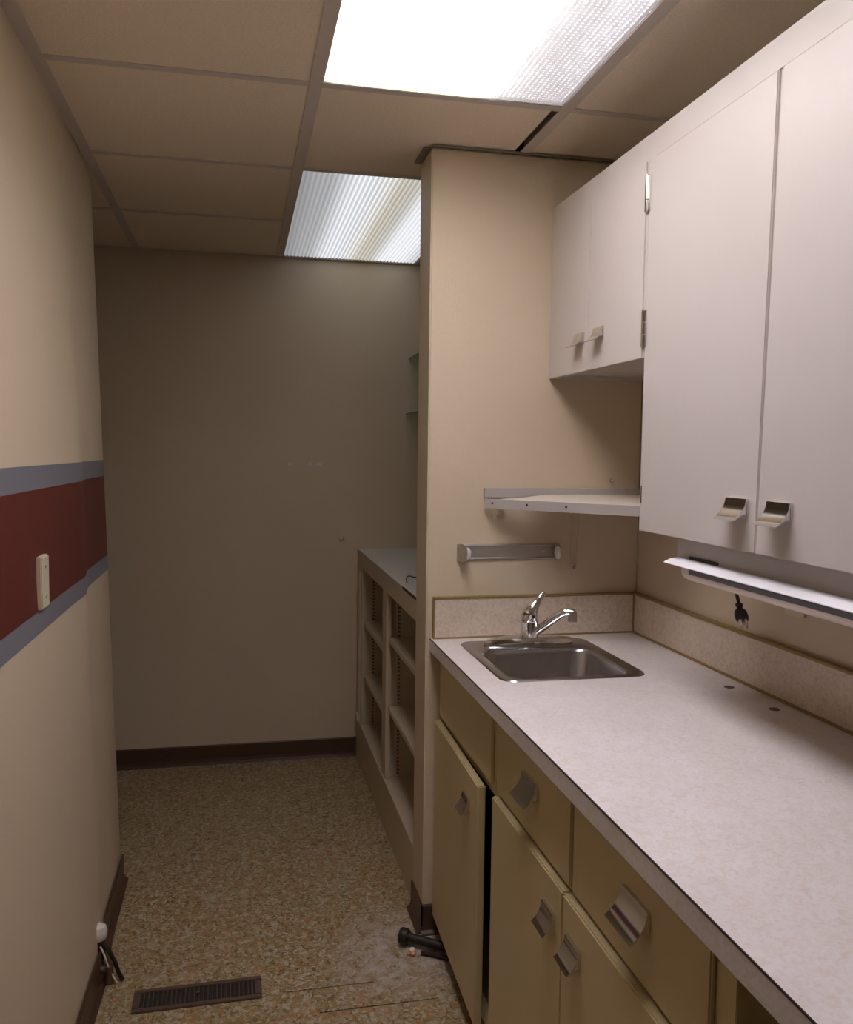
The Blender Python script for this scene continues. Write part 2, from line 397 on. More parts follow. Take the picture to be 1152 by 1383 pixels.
for i, y in enumerate(rows_y[1:-1]):
    for c, (x0, x1) in enumerate(COLS):
        if c < 2 and y < 2.9: continue
        if c == 3 and (abs(y - (Y1 - ST)) < 0.01 or y > Y1 + 1.5 * ST): continue
        if c == 4 and YP < y < YQ: continue
        boxes('cross_tee', 'tee', CEIL, [((x0 + TW, y - 0.013, ZC + 0.0005), (x1 - TW, y + 0.013, ZC + 0.003)), ((x0 + TW, y - 0.002, ZC + 0.003), (x1 - TW, y + 0.002, ZC + 0.04))])
def angle(lo, hi, m='tee', **kw): return boxes('wall_angle', m, CEIL, [(lo, hi)], **kw)
angle((-1.7, YB - 0.020, ZC - 0.001), (XW, YB, ZC + 0.002))
angle((-0.470, YF, ZC - 0.001), (TA - TW, 2.62, ZC + 0.002), label='wall angle along the left wall')
angle((XP - 0.020, YP + 0.02, ZC - 0.004), (XP, YQ, ZC + 0.001), 'darktee', label='bare metal angle on the stub wall')
angle((XP, YP - 0.012, ZC - 0.004), (XW, YP, ZC + 0.001), 'darktee', label='bare metal angle on the stub wall')
angle((XW - 0.02, YF, ZC - 0.001), (XW, YP, ZC + 0.002))

# ------------------------------------------------------------------ ceiling light fixtures
def fixture(y0, y1, lens, label, ribs, spec):
    t = thing('ceiling_light', label, 'ceiling light', ((TB + TC) / 2, (y0 + y1) / 2, ZC), None)
    x0, x1 = TB + 0.017, TC - 0.017; a, b = y0 + 0.014, y1 - 0.014
    boxes('housing', 'enamel', t, [((x0, a, ZC + 0.11), (x1, b, ZC + 0.115)), ((x0, a, ZC + 0.012), (x0 + 0.003, b, ZC + 0.11)), ((x1 - 0.003, a, ZC + 0.012), (x1, b, ZC + 0.11)),
                                   ((x0, a, ZC + 0.012), (x1, a + 0.003, ZC + 0.11)), ((x0, b - 0.003, ZC + 0.012), (x1, b, ZC + 0.11))])
    bm = bmesh.new()
    if ribs:
        n = 38; poly = []
        for k in range(n):
            u = x0 + (x1 - x0) * k / n; poly += [(u, 0.006), (u + (x1 - x0) / n * 0.5, 0.0015)]
        poly += [(x1, 0.006), (x1, 0.009), (x0, 0.009)]
        prism(bm, poly, lambda p, z, s: (p, s, ZC + z), a, b)
    else:
        box(bm, (x0, a, ZC + 0.004), (x1, b, ZC + 0.008))
    # the lens keeps world coordinates for its prism pattern
    me = bpy.data.meshes.new('diffuser'); bmesh.ops.recalc_face_normals(bm, faces=bm.faces); bm.to_mesh(me); bm.free(); me.materials.append(M[lens])
    o = bpy.data.objects.new('diffuser', me); COL.objects.link(o); o.parent = t; o.matrix_parent_inverse = Matrix.Translation(-t.location)
    for q in (a, b - 0.002): boxes('lens_frame', 'darktee', t, [((x0, q, ZC + 0.001), (x1, q + 0.002, ZC + 0.004))])
    if spec.get('watts'):                    # the tubes behind the lens, off centre
        ld = bpy.data.lights.new('fluorescent_tubes', 'AREA'); ld.shape = 'RECTANGLE'; ld.size = 0.40; ld.size_y = b - a - 0.008
        ld.energy = spec['watts']; ld.color = spec['lamp']; ld.spread = math.radians(spec['spread'])
        lo = bpy.data.objects.new('fluorescent_tubes', ld); COL.objects.link(lo); lo.parent = t
        lo.location = (x0 + 0.225 - t.location.x, 0, 0.016)
    return t
fixture(Y1 - 2 * ST, Y1, 'lensA', 'bright fluorescent ceiling light panel above the worktop', False, LIGHT_A)
fixture(Y1 + ST, YB - 0.01, 'lensB', 'dim ribbed ceiling light panel against the back wall', True, LIGHT_B)

# ------------------------------------------------------------------ curved metal pulls
pull_mesh = {}
def pull(parent, x, y, z, w, h, d, m='chrome', label=None):
    """A bent-sheet pull: flat at the door, its front sweeping out and down to a lip. x is the door face, y the middle, z the top."""
    key = (w, h, d, m)
    if key not in pull_mesh:
        n = 10; outer = [(0.0, 0.0), (0.006, 0.0)]
        for k in range(n + 1):
            s = k / n; outer.append((0.007 + (d - 0.007) * s ** 1.7, -0.003 - (h - 0.003) * (1 - (1 - s) ** 1.25)))
        inner = [(p[0] - 0.0022, p[1] - 0.0012) for p in outer[:1:-1]]
        inner = [q for q in inner if q[0] > 0.004 ]
        poly = outer + inner + [(0.0035, -h * 0.72), (0.0, -h * 0.72)]
        bm = bmesh.new(); prism(bm, poly, lambda a, b, t: (-a, t, b), -w / 2, w / 2)
        # end webs
        web = [(0.001, -0.002)] + [(p[0] - 0.001, p[1] - 0.001) for p in outer[2:9]] + [(0.001, -h * 0.70)]
        for t0 in (-w / 2 + 0.001, w / 2 - 0.0025): prism(bm, web, lambda a, b, t: (-a, t, b), t0, t0 + 0.0015)
        bmesh.ops.recalc_face_normals(bm, faces=bm.faces)
        me = bpy.data.meshes.new('pull'); bm.to_mesh(me); bm.free(); me.materials.append(M[m])
        for f in me.polygons: f.use_smooth = True
        me.set_sharp_from_angle(angle=math.radians(35)); pull_mesh[key] = me
    o = bpy.data.objects.new('pull', pull_mesh[key]); COL.objects.link(o); o.parent = parent
    off = Vector((0, 0, 0)); p = parent
    while p: off += p.location; p = p.parent
    o.location = Vector((x, y, z)) - off
    if label: o['label'] = label
    return o

# ------------------------------------------------------------------ base cabinets
XF, XD, XK = 0.583, 0.570, 0.592             # drawer front, door front, face frame
SINKC = thing('sink_cabinet', 'narrow tan sink base cabinet with its door ajar', 'cabinet', (0.90, 2.19, 0))
boxes('face_frame', 'lowcab', SINKC, [((XK, 2.455, 0.05), (XK + 0.02, 2.4844, 0.874)), ((XK, 1.880, 0.05), (XK + 0.02, 1.908, 0.874)), ((XK, 1.908, 0.655), (XK + 0.02, 2.455, 0.874)), ((XK, 1.908, 0.05), (XK + 0.02, 2.455, 0.075))], 0.001)
boxes('carcass', 'inside', SINKC, [((XK + 0.02, 2.47, 0.05), (1.2, 2.4844, 0.70)), ((XK + 0.02, 1.885, 0.05), (1.2, 1.900, 0.70)), ((XK + 0.02, 1.900, 0.05), (1.2, 2.47, 0.065)), ((1.195, 1.9, 0.065), (1.2, 2.47, 0.70))])
boxes('toe_kick', 'base', SINKC, [((0.645, 1.885, 0.0), (0.66, 2.4844, 0.052))])
boxes('false_front', 'lowcab', SINKC, [((XF, 1.925, 0.682), (XK, 2.470, 0.862))], 0.0025)
door = boxes('door', 'lowcab', SINKC, [((XD, 1.950, 0.060), (XK - 0.002, 2.475, 0.668))], 0.003)
pull(door, XD, 2.055, 0.605, 0.060, 0.040, 0.026)
# the door stands ajar, hinged at the stub wall
hp = Vector((XK - 0.002, 2.475, 0.06)) - SINKC.location
door.matrix_basis = Matrix.Translation(hp) @ Matrix.Rotation(math.radians(-1.3), 4, 'Z') @ Matrix.Translation(-hp)

DRAW = thing('drawer_cabinet', 'tan base cabinet with two drawers over two doors', 'cabinet', (0.90, 1.41, 0))
boxes('face_frame', 'lowcab', DRAW, [((XK, 0.905, 0.05), (XK + 0.02, 0.960, 0.874)), ((XK, 1.855, 0.05), (XK + 0.02, 1.8795, 0.874)), ((XK, 0.960, 0.80), (XK + 0.02, 1.855, 0.874)), ((XK, 0.960, 0.66), (XK + 0.02, 1.855, 0.70)),
                                     ((XK, 1.395, 0.70), (XK + 0.02, 1.435, 0.80)), ((XK, 0.960, 0.05), (XK + 0.02, 1.855, 0.075))], 0.001)
boxes('carcass', 'lowcab', DRAW, [((XK + 0.02, 0.908, 0.0), (1.2, 0.925, 0.874)), ((XK + 0.02, 1.865, 0.05), (1.2, 1.8795, 0.874)), ((XK + 0.02, 0.925, 0.05), (1.2, 1.865, 0.065))])
boxes('toe_kick', 'base', DRAW, [((0.645, 0.925, 0.0), (0.66, 1.8795, 0.05))])
for a, b, pm, py, pl in ((1.424, 1.8790, 'worn', 1.640, None), (0.950, 1.411, 'worn', 1.155, None)):
    dr = boxes('drawer', 'lowcab', DRAW, [((XF, a, 0.682), (XK, b, 0.862))], 0.0025)
    boxes('drawer_box', 'inside', dr, [((XK + 0.0, a + 0.04, 0.705), (1.05, b - 0.04, 0.795))])
    pull(dr, XF, py, 0.806, 0.088, 0.046, 0.034)
for a, b, py in ((1.4245, 1.872, 1.483), (0.955, 1.4215, 1.362)):
    d_ = boxes('door', 'lowcab', DRAW, [((XD, a, 0.060), (XK - 0.001, b, 0.676))], 0.003)
    pull(d_, XD, py, 0.617, 0.062, 0.040, 0.027)

# ------------------------------------------------------------------ worktop with its splashbacks
XWW, YPP = XW - 0.0015, YP - 0.0015
TOP = thing('worktop', 'long speckled cream laminate worktop with gold-edged splashback', 'worktop', (0.886, 1.1, ZT - 0.038))
Y0T = -0.60
SX0, SX1, SY0, SY1 = 0.648, 0.984, 1.990, 2.392
boxes('slab', 'lam', TOP, [((XC + 0.001, Y0T, ZT - 0.036), (XWW, SY0, ZT)), ((XC + 0.001, SY1, ZT - 0.036), (XWW, YPP, ZT)), ((XC + 0.001, SY0, ZT - 0.036), (SX0, SY1, ZT)), ((SX1, SY0, ZT - 0.036), (XWW, SY1, ZT))])
boxes('front_strip', 'lam', TOP, [((XC, Y0T, ZT - 0.038), (XC + 0.001, YPP, ZT - 0.0025))])
boxes('edge_line', 'edge', TOP, [((XC - 0.0004, Y0T, ZT - 0.0025), (XC + 0.0015, YPP, ZT + 0.0002))], label='dark joint line along the front edge')
BS = boxes('splashback', 'splash', TOP, [((0.566, YPP - 0.014, ZT), (XWW - 0.014, YPP, 1.036))], label='short splashback behind the sink')
boxes('edge_trim', 'gold', BS, [((0.560, YPP - 0.017, 1.034), (XWW - 0.012, YPP, 1.040)), ((0.560, YPP - 0.017, ZT), (0.566, YPP, 1.034)), ((0.566, YPP - 0.017, ZT), (XWW - 0.014, YPP - 0.012, ZT + 0.005))], 0.001)
BS2 = boxes('splashback', 'splash', TOP, [((XWW - 0.014, Y0T, ZT), (XWW, YPP, 1.036))], label='long splashback on the right wall')
boxes('edge_trim', 'gold', BS2, [((XWW - 0.017, Y0T, 1.033), (XWW, YPP - 0.014, 1.040)), ((XWW - 0.019, Y0T, ZT), (XWW - 0.012, YPP - 0.014, ZT + 0.006)), ((XWW - 0.018, YPP - 0.018, ZT + 0.005), (XWW - 0.012, YPP - 0.012, 1.036))], 0.001)
boxes('end_panel', 'lowcab', TOP, [((XK, Y0T, 0.0), (XWW, Y0T + 0.02, ZT - 0.038))])
for i, (hx, hy) in enumerate(((1.151, 1.841), (1.150, 1.659))):
    bm = bmesh.new(); lathe(bm, [(0.004, 0.0), (0.0115, 0.0), (0.0120, 0.0008), (0.0105, 0.0014), (0.004, 0.0010)], (hx, hy, ZT), seg=20)
    tag(obj('hole_plug', bm, 'register'), ['small dark plug in the worktop, the one nearer the sink', 'small dark plug in the worktop, the one farther from the sink'][i], 'plug')

# ------------------------------------------------------------------ sink
SINK = thing('sink', 'square stainless steel bar sink set in the worktop', 'sink', (0.816, 2.19, ZT))
def rrect(x0, x1, y0, y1, r, n=7):
    out = []
    for cx, cy, a0 in ((x1 - r, y1 - r, 0), (x0 + r, y1 - r, 90), (x0 + r, y0 + r, 180), (x1 - r, y0 + r, 270)):
        for k in range(n):
            a = math.radians(a0 + 90 * k / (n - 1)); out.append((cx + r * math.cos(a), cy + r * math.sin(a)))
    return out
bm = bmesh.new()
loops = [(rrect(.622, 1.008, 1.966, 2.414, .040), .0003), (rrect(.624, 1.006, 1.968, 2.412, .040), .0035), (rrect(.630, 1.000, 1.974, 2.406, .038), .0042),
         (rrect(.648, .982, 1.986, 2.300, .045), .0032), (rrect(.654, .976, 1.992, 2.294, .045), -.001), (rrect(.659, .971, 1.997, 2.289, .045), -.010),
         (rrect(.666, .964, 2.004, 2.282, .05), -.115), (rrect(.674, .956, 2.012, 2.274, .05), -.130), (rrect(.700, .930, 2.038, 2.248, .05), -.140), (rrect(.80, .83, 2.13, 2.16, .014), -.143)]
rings = [[bm.verts.new((p[0], p[1], ZT + z)) for p in pts] for pts, z in loops]
for a, b in zip(rings, rings[1:]):
    for k in range(len(a)): bm.faces.new((a[k], a[(k + 1) % len(a)], b[(k + 1) % len(a)], b[k]))
bm.faces.new(rings[-1])
obj('basin', bm, 'steel', SINK, smooth=True)
bm = bmesh.new(); lathe(bm, [(0.004, -0.1415), (0.030, -0.1425), (0.040, -0.139), (0.043, -0.1415), (0.043, -0.150), (0.004, -0.150)], (0.815, 2.145, ZT), seg=28)
obj('drain', bm, 'chrome', SINK, smooth=True)

# ------------------------------------------------------------------ faucet
FX, FY, FZ = 0.819, 2.350, ZT + 0.0042
FAU = thing('faucet', 'chrome single lever faucet on the sink ledge', 'faucet', (FX, FY, FZ))
bm = bmesh.new()
prof = []
N_ = 24
for z, s in ((0.0, 1.0), (0.009, 1.0), (0.016, 0.94), (0.020, 0.80)):
    ring = []
    for k in range(N_):
        a = 2 * math.pi * k / N_; c, s_ = math.cos(a), math.sin(a)
        w = 0.135 * (abs(c) ** 0.75) * (1 if c >= 0 else -1); d = 0.030 * (abs(s_) ** 0.9) * (1 if s_ >= 0 else -1)
        d *= (1 - 0.35 * abs(c) ** 2)
        ring.append(bm.verts.new((FX + w * s, FY + d * s, FZ + z + (0.004 * (1 - abs(c)) if z > 0.008 else 0))))
    prof.append(ring)
for a, b in zip(prof, prof[1:]):
    for k in range(N_): bm.faces.new((a[k], a[(k + 1) % N_], b[(k + 1) % N_], b[k]))
bm.faces.new(prof[0][::-1]); bm.faces.new(prof[-1])
obj('deck_plate', bm, 'chrome', FAU, smooth=True)
bm = bmesh.new(); lathe(bm, [(0.010, 0.012), (0.028, 0.012), (0.0265, 0.022), (0.025, 0.05), (0.0265, 0.062), (0.0265, 0.069), (0.022, 0.074), (0.008, 0.076)], (FX, FY, FZ), seg=28)
obj('body', bm, 'chrome', FAU, smooth=True)
bm = bmesh.new()
tube(bm, smooth_path([(FX - 0.002, FY, FZ + 0.070), (FX + 0.001, FY - 0.003, FZ + 0.092), (FX + 0.013, FY - 0.004, FZ + 0.113), (FX + 0.029, FY, FZ + 0.132), (FX + 0.039, FY + 0.004, FZ + 0.143)], 6),
     [0.0255 - 0.0005 * k for k in range(6)] + [0.0225 - 0.0011 * k for k in range(6)] + [0.0155 - 0.0011 * k for k in range(6)] + [0.0088 - 0.00005 * k for k in range(6)] + [0.0075], 18)
bmesh.ops.create_uvsphere(bm, u_segments=12, v_segments=8, radius=0.0092, matrix=Matrix.Translation((FX + 0.040, FY + 0.004, FZ + 0.145)))
lev = obj('lever', bm, 'chrome', FAU, smooth=True)
bm = bmesh.new(); lathe(bm, [(0.002, 0), (0.0055, 0), (0.0055, 0.002), (0.002, 0.0024)], (0, 0, 0), seg=14)
obj('set_screw_cap', bm, 'black', lev, matrix=Matrix.Translation((FX + 0.003, FY - 0.0268, FZ + 0.084)) @ Matrix.Rotation(math.radians(90), 4, 'X') @ Matrix.Rotation(math.radians(18), 4, 'Y'))
bm = bmesh.new()
tube(bm, smooth_path([(FX + 0.012, FY - 0.010, FZ + 0.034), (FX + 0.035, FY - 0.030, FZ + 0.058), (FX + 0.066, FY - 0.052, FZ + 0.090), (FX + 0.082, FY - 0.062, FZ + 0.101), (FX + 0.098, FY - 0.070, FZ + 0.103), (FX + 0.106, FY - 0.074, FZ + 0.101)], 5),
     [0.0125] * 11 + [0.0115] * 6 + [0.0105] * 9, 16)
sp = obj('spout', bm, 'chrome', FAU, smooth=True)
bm = bmesh.new(); lathe(bm, [(0.004, 0.022), (0.011, 0.020), (0.0125, 0.014), (0.0125, 0.002), (0.0135, 0.0), (0.0135, -0.010), (0.0105, -0.011), (0.003, -0.011)], (FX + 0.103, FY - 0.072, FZ + 0.086), seg=22)
obj('aerator', bm, 'worn', sp, smooth=True)

# ------------------------------------------------------------------ wall cabinets
SHORT = thing('wall_cabinet', 'short cream wall cabinet above the corner shelf', 'cabinet', (1.06, 2.17, ZUS))
boxes('carcass', 'cab', SHORT, [((XU + 0.018, YS + 0.012, ZUS + 0.012), (XW - 0.007, YP - 0.016, ZUS + 0.024)), ((XU + 0.018, YS + 0.012, ZU1 - 0.02), (XW - 0.007, YP - 0.016, ZU1)), ((XU + 0.018, YP - 0.016, ZUS), (XW - 0.001, YP - 0.001, ZU1)), ((XU + 0.018, YS, ZUS), (XW - 0.001, YS + 0.012, ZU1)), ((XW - 0.007, YS + 0.012, ZUS), (XW - 0.001, YP - 0.016, ZU1))])
boxes('face_frame', 'cab', SHORT, [((XU + 0.0025, YS, 2.138), (XU + 0.018, YP, ZU1)), ((XU + 0.0025, YS + 0.001, ZUS), (XU + 0.018, YS + 0.04, 2.138)), ((XU + 0.0025, YP - 0.02, ZUS), (XU + 0.018, YP, 2.138)), ((XU + 0.004, YS + 0.04, ZUS), (XU + 0.018, YP - 0.02, ZUS + 0.03))])
dA = boxes('door', 'cab', SHORT, [((XU, 2.1895, ZUS - 0.001), (XU + 0.0022, 2.478, 2.1385))], 0.001)
dB = boxes('door', 'cab', SHORT, [((XU, YS + 0.011, ZUS - 0.001), (XU + 0.0022, 2.1885, 2.1385))], 0.001)
pull(dA, XU, 2.240, 1.798, 0.056, 0.036, 0.030)
pull(dB, XU, 2.112, 1.798, 0.056, 0.036, 0.030)
def hinge(parent, y, z, h, m='worn'):
    bm = bmesh.new()
    for k in range(3):
        lathe(bm, [(0.001, 0), (0.0042, 0.0005), (0.0042, h / 3 - 0.0015), (0.001, h / 3 - 0.001)], (XU - 0.004, y, z - h / 2 + k * h / 3), seg=12)
    box(bm, (XU - 0.0035, y - 0.012, z - h / 2 + 0.003), (XU - 0.001, y + 0.012, z + h / 2 - 0.003), 0.0005)
    obj('hinge', bm, m, parent, smooth=True)
hinge(dB, YS - 0.002, 2.063, 0.085, 'chrome'); hinge(dB, YS - 0.002, 1.760, 0.085, 'chrome')

YT0 = 0.90
TALL = thing('wall_cabinet', 'tall cream two-door wall cabinet above the worktop', 'cabinet', (1.06, 1.38, ZU0))
boxes('carcass', 'cab', TALL, [((XU + 0.018, YT0 + 0.016, ZU0 + 0.010), (XW - 0.007, YS - 0.016, ZU0 + 0.024)), ((XU + 0.018, YT0 + 0.016, ZU1 - 0.02), (XW - 0.007, YS - 0.016, ZU1)), ((XU + 0.018, YS - 0.016, ZU0), (XW - 0.001, YS - 0.0005, ZU1)), ((XU + 0.018, YT0, ZU0), (XW - 0.001, YT0 + 0.016, ZU1)), ((XW - 0.007, YT0 + 0.016, ZU0), (XW - 0.001, YS - 0.016, ZU1))])
boxes('face_frame', 'cab', TALL, [((XU + 0.0025, YT0, 2.138), (XU + 0.018, YS, ZU1)), ((XU + 0.0025, YS - 0.03, ZU0), (XU + 0.018, YS, 2.138)), ((XU + 0.0025, YT0, ZU0), (XU + 0.018, YT0 + 0.03, 2.138)), ((XU + 0.006, 1.35, ZU0), (XU + 0.018, 1.42, 2.138)), ((XU + 0.004, YT0, ZU0), (XU + 0.018, YS, ZU0 + 0.03))])
def tall_door(ya_top, ya_bot, yb_top, yb_bot):
    bm = bmesh.new(); z0, z1 = ZU0 - 0.001, 2.1370
    prism(bm, [(ya_bot, z0), (yb_bot, z0), (yb_top, z1), (ya_top, z1)], lambda y, z, x: (x, y, z), XU, XU + 0.0145)
    bmesh.ops.bevel(bm, geom=list(bm.edges), offset=0.002, segments=2, affect='EDGES')
    return obj('door', bm, 'cab', TALL)
tA = tall_door(1.376, 1.3915, 1.852, 1.8555)
tB = tall_door(0.905, 0.905, 1.3630, 1.3895)
pull(tA, XU, 1.448, 1.392, 0.068, 0.040, 0.034)
pull(tB, XU, 1.318, 1.392, 0.066, 0.040, 0.034)
boxes('hinge', 'edge', tA, [((XU - 0.001, 1.846, 1.358), (XU + 0.001, 1.849, 1.398))])

# ------------------------------------------------------------------ corner shelf on the stub wall
SHELF = thing('corner_shelf', 'loose triangular corner shelf with grey front edging under a ledger strip', 'shelf', (1.05, 2.35, 1.31))
YLg = YP - 0.018
boxes('ledger', 'ledger', SHELF, [((0.713, YLg, 1.335), (XW, YP, 1.3645))], 0.0015)
A_, B_ = Vector((0.716, 2.462, 0)), Vector((XW, 1.915, 0))
def sh_z(t): return 1.3315 - 0.003 * t
bm = bmesh.new()
n = 10; topv = []; botv = []
edge_pts = [A_.lerp(B_, k / n) for k in range(n + 1)]
back = [Vector((XW, 2.0 + 0.0, 0)), Vector((XW, YLg - 0.002, 0)), Vector((1.0, YLg - 0.002, 0)), Vector((0.90, YLg - 0.004, 0)), Vector((0.81, YLg - 0.030, 0))]
def bz(p):                                                  # the board is cupped: it rises towards the wall
    d = (p - A_).cross((B_ - A_).normalized()).length
    return 1.3315 + 0.11 * min(d, 0.14)
ring = edge_pts + back[1:]
top = [bm.verts.new((p.x, p.y, bz(p) - 0.0005)) for p in ring]; bot = [bm.verts.new((p.x, p.y, bz(p) - 0.016)) for p in ring]
bm.faces.new(top); bm.faces.new(bot[::-1])
for k in range(len(ring)):
    bm.faces.new((top[k], bot[k], bot[(k + 1) % len(ring)], top[(k + 1) % len(ring)]))
bmesh.ops.triangulate(bm, faces=[f for f in bm.faces if len(f.verts) > 4])
obj('board', bm, 'board', SHELF)
dirv = (B_ - A_).normalized(); nrm = Vector((-dirv.y, dirv.x, 0)); nrm = -nrm if nrm.y > 0 else nrm
bm = bmesh.new()
prism(bm, [(0.0, 1.306), (0.003, 1.306), (0.003, 1.334), (0.0, 1.334)], lambda a, z, t: tuple(Vector((A_ + dirv * t + nrm * a).to_tuple()[:2] + (z,))), -0.004, (B_ - A_).length - 0.004)
EDG = obj('front_edging', bm, 'ledger', SHELF)
for t in (0.022, 0.138, 0.262):
    bm = bmesh.new(); lathe(bm, [(0.001, 0), (0.0035, 0.0), (0.0035, 0.0008), (0.001, 0.0012)], (0, 0, 0), axis='y', seg=10)
    p = A_ + dirv * t + nrm * 0.0032
    obj('screw_hole', bm, 'edge', EDG, matrix=Matrix.Translation((p.x, p.y, 1.321)) @ Matrix.Rotation(math.atan2(nrm.y, nrm.x) - math.pi / 2, 4, 'Z'))
bm = bmesh.new(); box(bm, (0.756, YP - 0.012, 1.296), (0.774, YP, 1.334), 0.003); box(bm, (0.752, YP - 0.008, 1.284), (0.768, YP, 1.298), 0.003)
obj('support_clip', bm, 'ivory', SHELF)
bm = bmesh.new()
tube(bm, smooth_path([(0.988, YP - 0.006, 1.330), (0.990, YP - 0.005, 1.24), (0.994, YP - 0.004, 1.16), (1.000, YP - 0.004, 1.128), (1.006, YP - 0.004, 1.122), (1.012, YP - 0.004, 1.130), (1.015, YP - 0.004, 1.17), (1.019, YP - 0.005, 1.25), (1.022, YP - 0.006, 1.330)], 5), 0.0013, 6)
W_ = obj('wire_loop', bm, 'ivory', None, smooth=True); tag(W_, 'thin wire loop hanging on the wall below the corner shelf', 'wire')
bm = bmesh.new(); lathe(bm, [(0.001, 0.0), (0.005, 0.0), (0.006, -0.004), (0.003, -0.010), (0.001, -0.011)], (1.007, YP, 1.120), axis='y', seg=12)
tag(obj('wall_screw', bm, 'worn', None, smooth=True), 'small screw in the wall under the wire loop', 'screw')
bm = bmesh.new(); lathe(bm, [(0.002, 0.0), (0.008, 0.0), (0.007, -0.003), (0.002, -0.004)], (1.124, YP, 1.390), axis='y', seg=14)
tube(bm, smooth_path([(1.124, YP - 0.002, 1.390), (1.124, YP - 0.014, 1.388), (1.123, YP - 0.018, 1.380), (1.122, YP - 0.012, 1.372)], 4), 0.0022, 8)
tag(obj('wall_hook', bm, 'worn', None, smooth=True), 'small metal hook in the wall above the ledger strip', 'hook')

# ------------------------------------------------------------------ paper towel holder
HOLD = thing('towel_holder', 'empty metal paper towel holder on the wall above the sink', 'towel holder', (0.79, YP, 1.17))
bm = bmesh.new()
prism(bm, [(0, 1.147), (0.004, 1.147), (0.006, 1.152), (0.003, 1.156), (0.003, 1.187), (0.006, 1.191), (0.004, 1.196), (0, 1.196)], lambda a, z, t: (t, YP - a, z), 0.633, 0.945)
BP_ = obj('back_plate', bm, 'alu', HOLD)
for sx in (0.675, 0.905):
    bm = bmesh.new(); lathe(bm, [(0.001, 0), (0.0055, 0.0), (0.005, -0.002), (0.001, -0.003)], (sx, YP - 0.003, 1.172), axis='y', seg=12)
    obj('screw', bm, 'worn', BP_)
for x, sg, tilt in ((0.633, 1, 21), (0.945, -1, -2)):       # spring arms, the left one sprung inwards
    RT = Matrix.Translation((x, YP, 0)) @ Matrix.Rotation(math.radians(tilt), 4, 'Z') @ Matrix.Translation((-x, -YP, 0))
    bm = bmesh.new()
    prism(bm, [(0, 1.147), (0, 1.196), (-0.030, 1.199), (-0.050, 1.192), (-0.053, 1.172), (-0.050, 1.151), (-0.030, 1.144)], lambda a, z, t: (t, YP + a, z), x, x + 0.0022 * sg)
    arm = obj('end_arm', bm, 'alu', HOLD, matrix=RT)
    bm = bmesh.new(); e = 0.0025 * sg
    lathe(bm, [(0.001, e), (0.019, e), (0.020, e + 0.003 * sg), (0.018, e + 0.008 * sg), (0.010, e + 0.011 * sg), (0.001, e + 0.0115 * sg)], (x, YP - 0.040, 1.171), axis='x', seg=22)
    obj('hub', bm, 'white', arm, smooth=True, matrix=RT)

# ------------------------------------------------------------------ lamp under the tall cabinet
LAMP = thing('under_cabinet_lamp', 'white fluorescent lamp fixed under the tall wall cabinet', 'lamp', (1.0, 1.33, ZU0))
YL0, YL1 = 0.95, 1.735
bm = bmesh.new(); prism(bm, [(0.952, ZU0), (0.952, 1.240), (1.09, 1.240), (1.09, ZU0)], lambda x, z, t: (x, t, z), YL0, YL1 + 0.012)
HS = obj('housing', bm, 'lampgrey', LAMP)
boxes('switch', 'darkstrip', HS, [((0.9485, 1.577, 1.2435), (0.952, 1.690, 1.2530))], 0.001)
bm = bmesh.new()
prism(bm, [(0.952, 1.2455), (0.940, 1.2475), (0.922, 1.2445), (0.906, 1.2370), (0.906, 1.2355), (0.922, 1.2425), (0.940, 1.2455), (0.952, 1.2435)], lambda x, z, t: (x, t, z), YL0, YL1 - 0.012)
obj('reflector', bm, 'enamel', LAMP, smooth=True)
boxes('front_strip', 'darkstrip', LAMP, [((0.907, YL0, 1.2245), (0.911, YL1 - 0.118, 1.2358))], 0.0008)
bm = bmesh.new()
prism(bm, [(0.913, 1.2355), (0.913, 1.222), (0.919, 1.213), (0.932, 1.206), (0.955, 1.203), (1.03, 1.203), (1.08, 1.215), (1.09, 1.239), (0.926, 1.239)], lambda x, z, t: (x, t, z), YL0, YL1 - 0.078)
obj('lens', bm, 'lens', LAMP, smooth=True)
bm = bmesh.new()
tube(bm, smooth_path([(1.03, 1.64, 1.206), (1.022, 1.628, 1.195), (1.010, 1.605, 1.190), (1.004, 1.590, 1.182), (1.002, 1.580, 1.170), (1.0, 1.572, 1.158)], 6), 0.0036, 10)
CORD = obj('cord', bm, 'black', LAMP, smooth=True)
d = Vector((-0.004, -0.026, -0.040)).normalized(); p0 = Vector((1.0, 1.574, 1.164))
MT = Matrix.Translation(p0) @ d.to_track_quat('Z', 'Y').to_matrix().to_4x4() @ Matrix.Rotation(math.radians(55), 4, 'Z') @ Matrix.Scale(1.10, 4) @ Matrix.Scale(1.35, 4, (0, 1, 0))
bm = bmesh.new()
lathe(bm, [(0.002, -0.004), (0.0062, -0.003), (0.0062, 0.001), (0.0045, 0.003), (0.0055, 0.006), (0.0100, 0.011), (0.0115, 0.022), (0.010, 0.029), (0.002, 0.029)], (0, 0, 0), seg=14)
PLUG = obj('plug', bm, 'black', CORD, matrix=MT, smooth=True)
for q in (0.0058, -0.0058):
    bm = bmesh.new(); box(bm, (-0.0032, q - 0.0008, 0.029), (0.0032, q + 0.0008, 0.043)); obj('prong', bm, 'worn', CORD, matrix=MT)
bm = bmesh.new(); tube(bm, [(0.0065, 0, 0.029), (0.0065, 0, 0.045)], 0.0024, 8); obj('prong', bm, 'worn', CORD, matrix=MT)

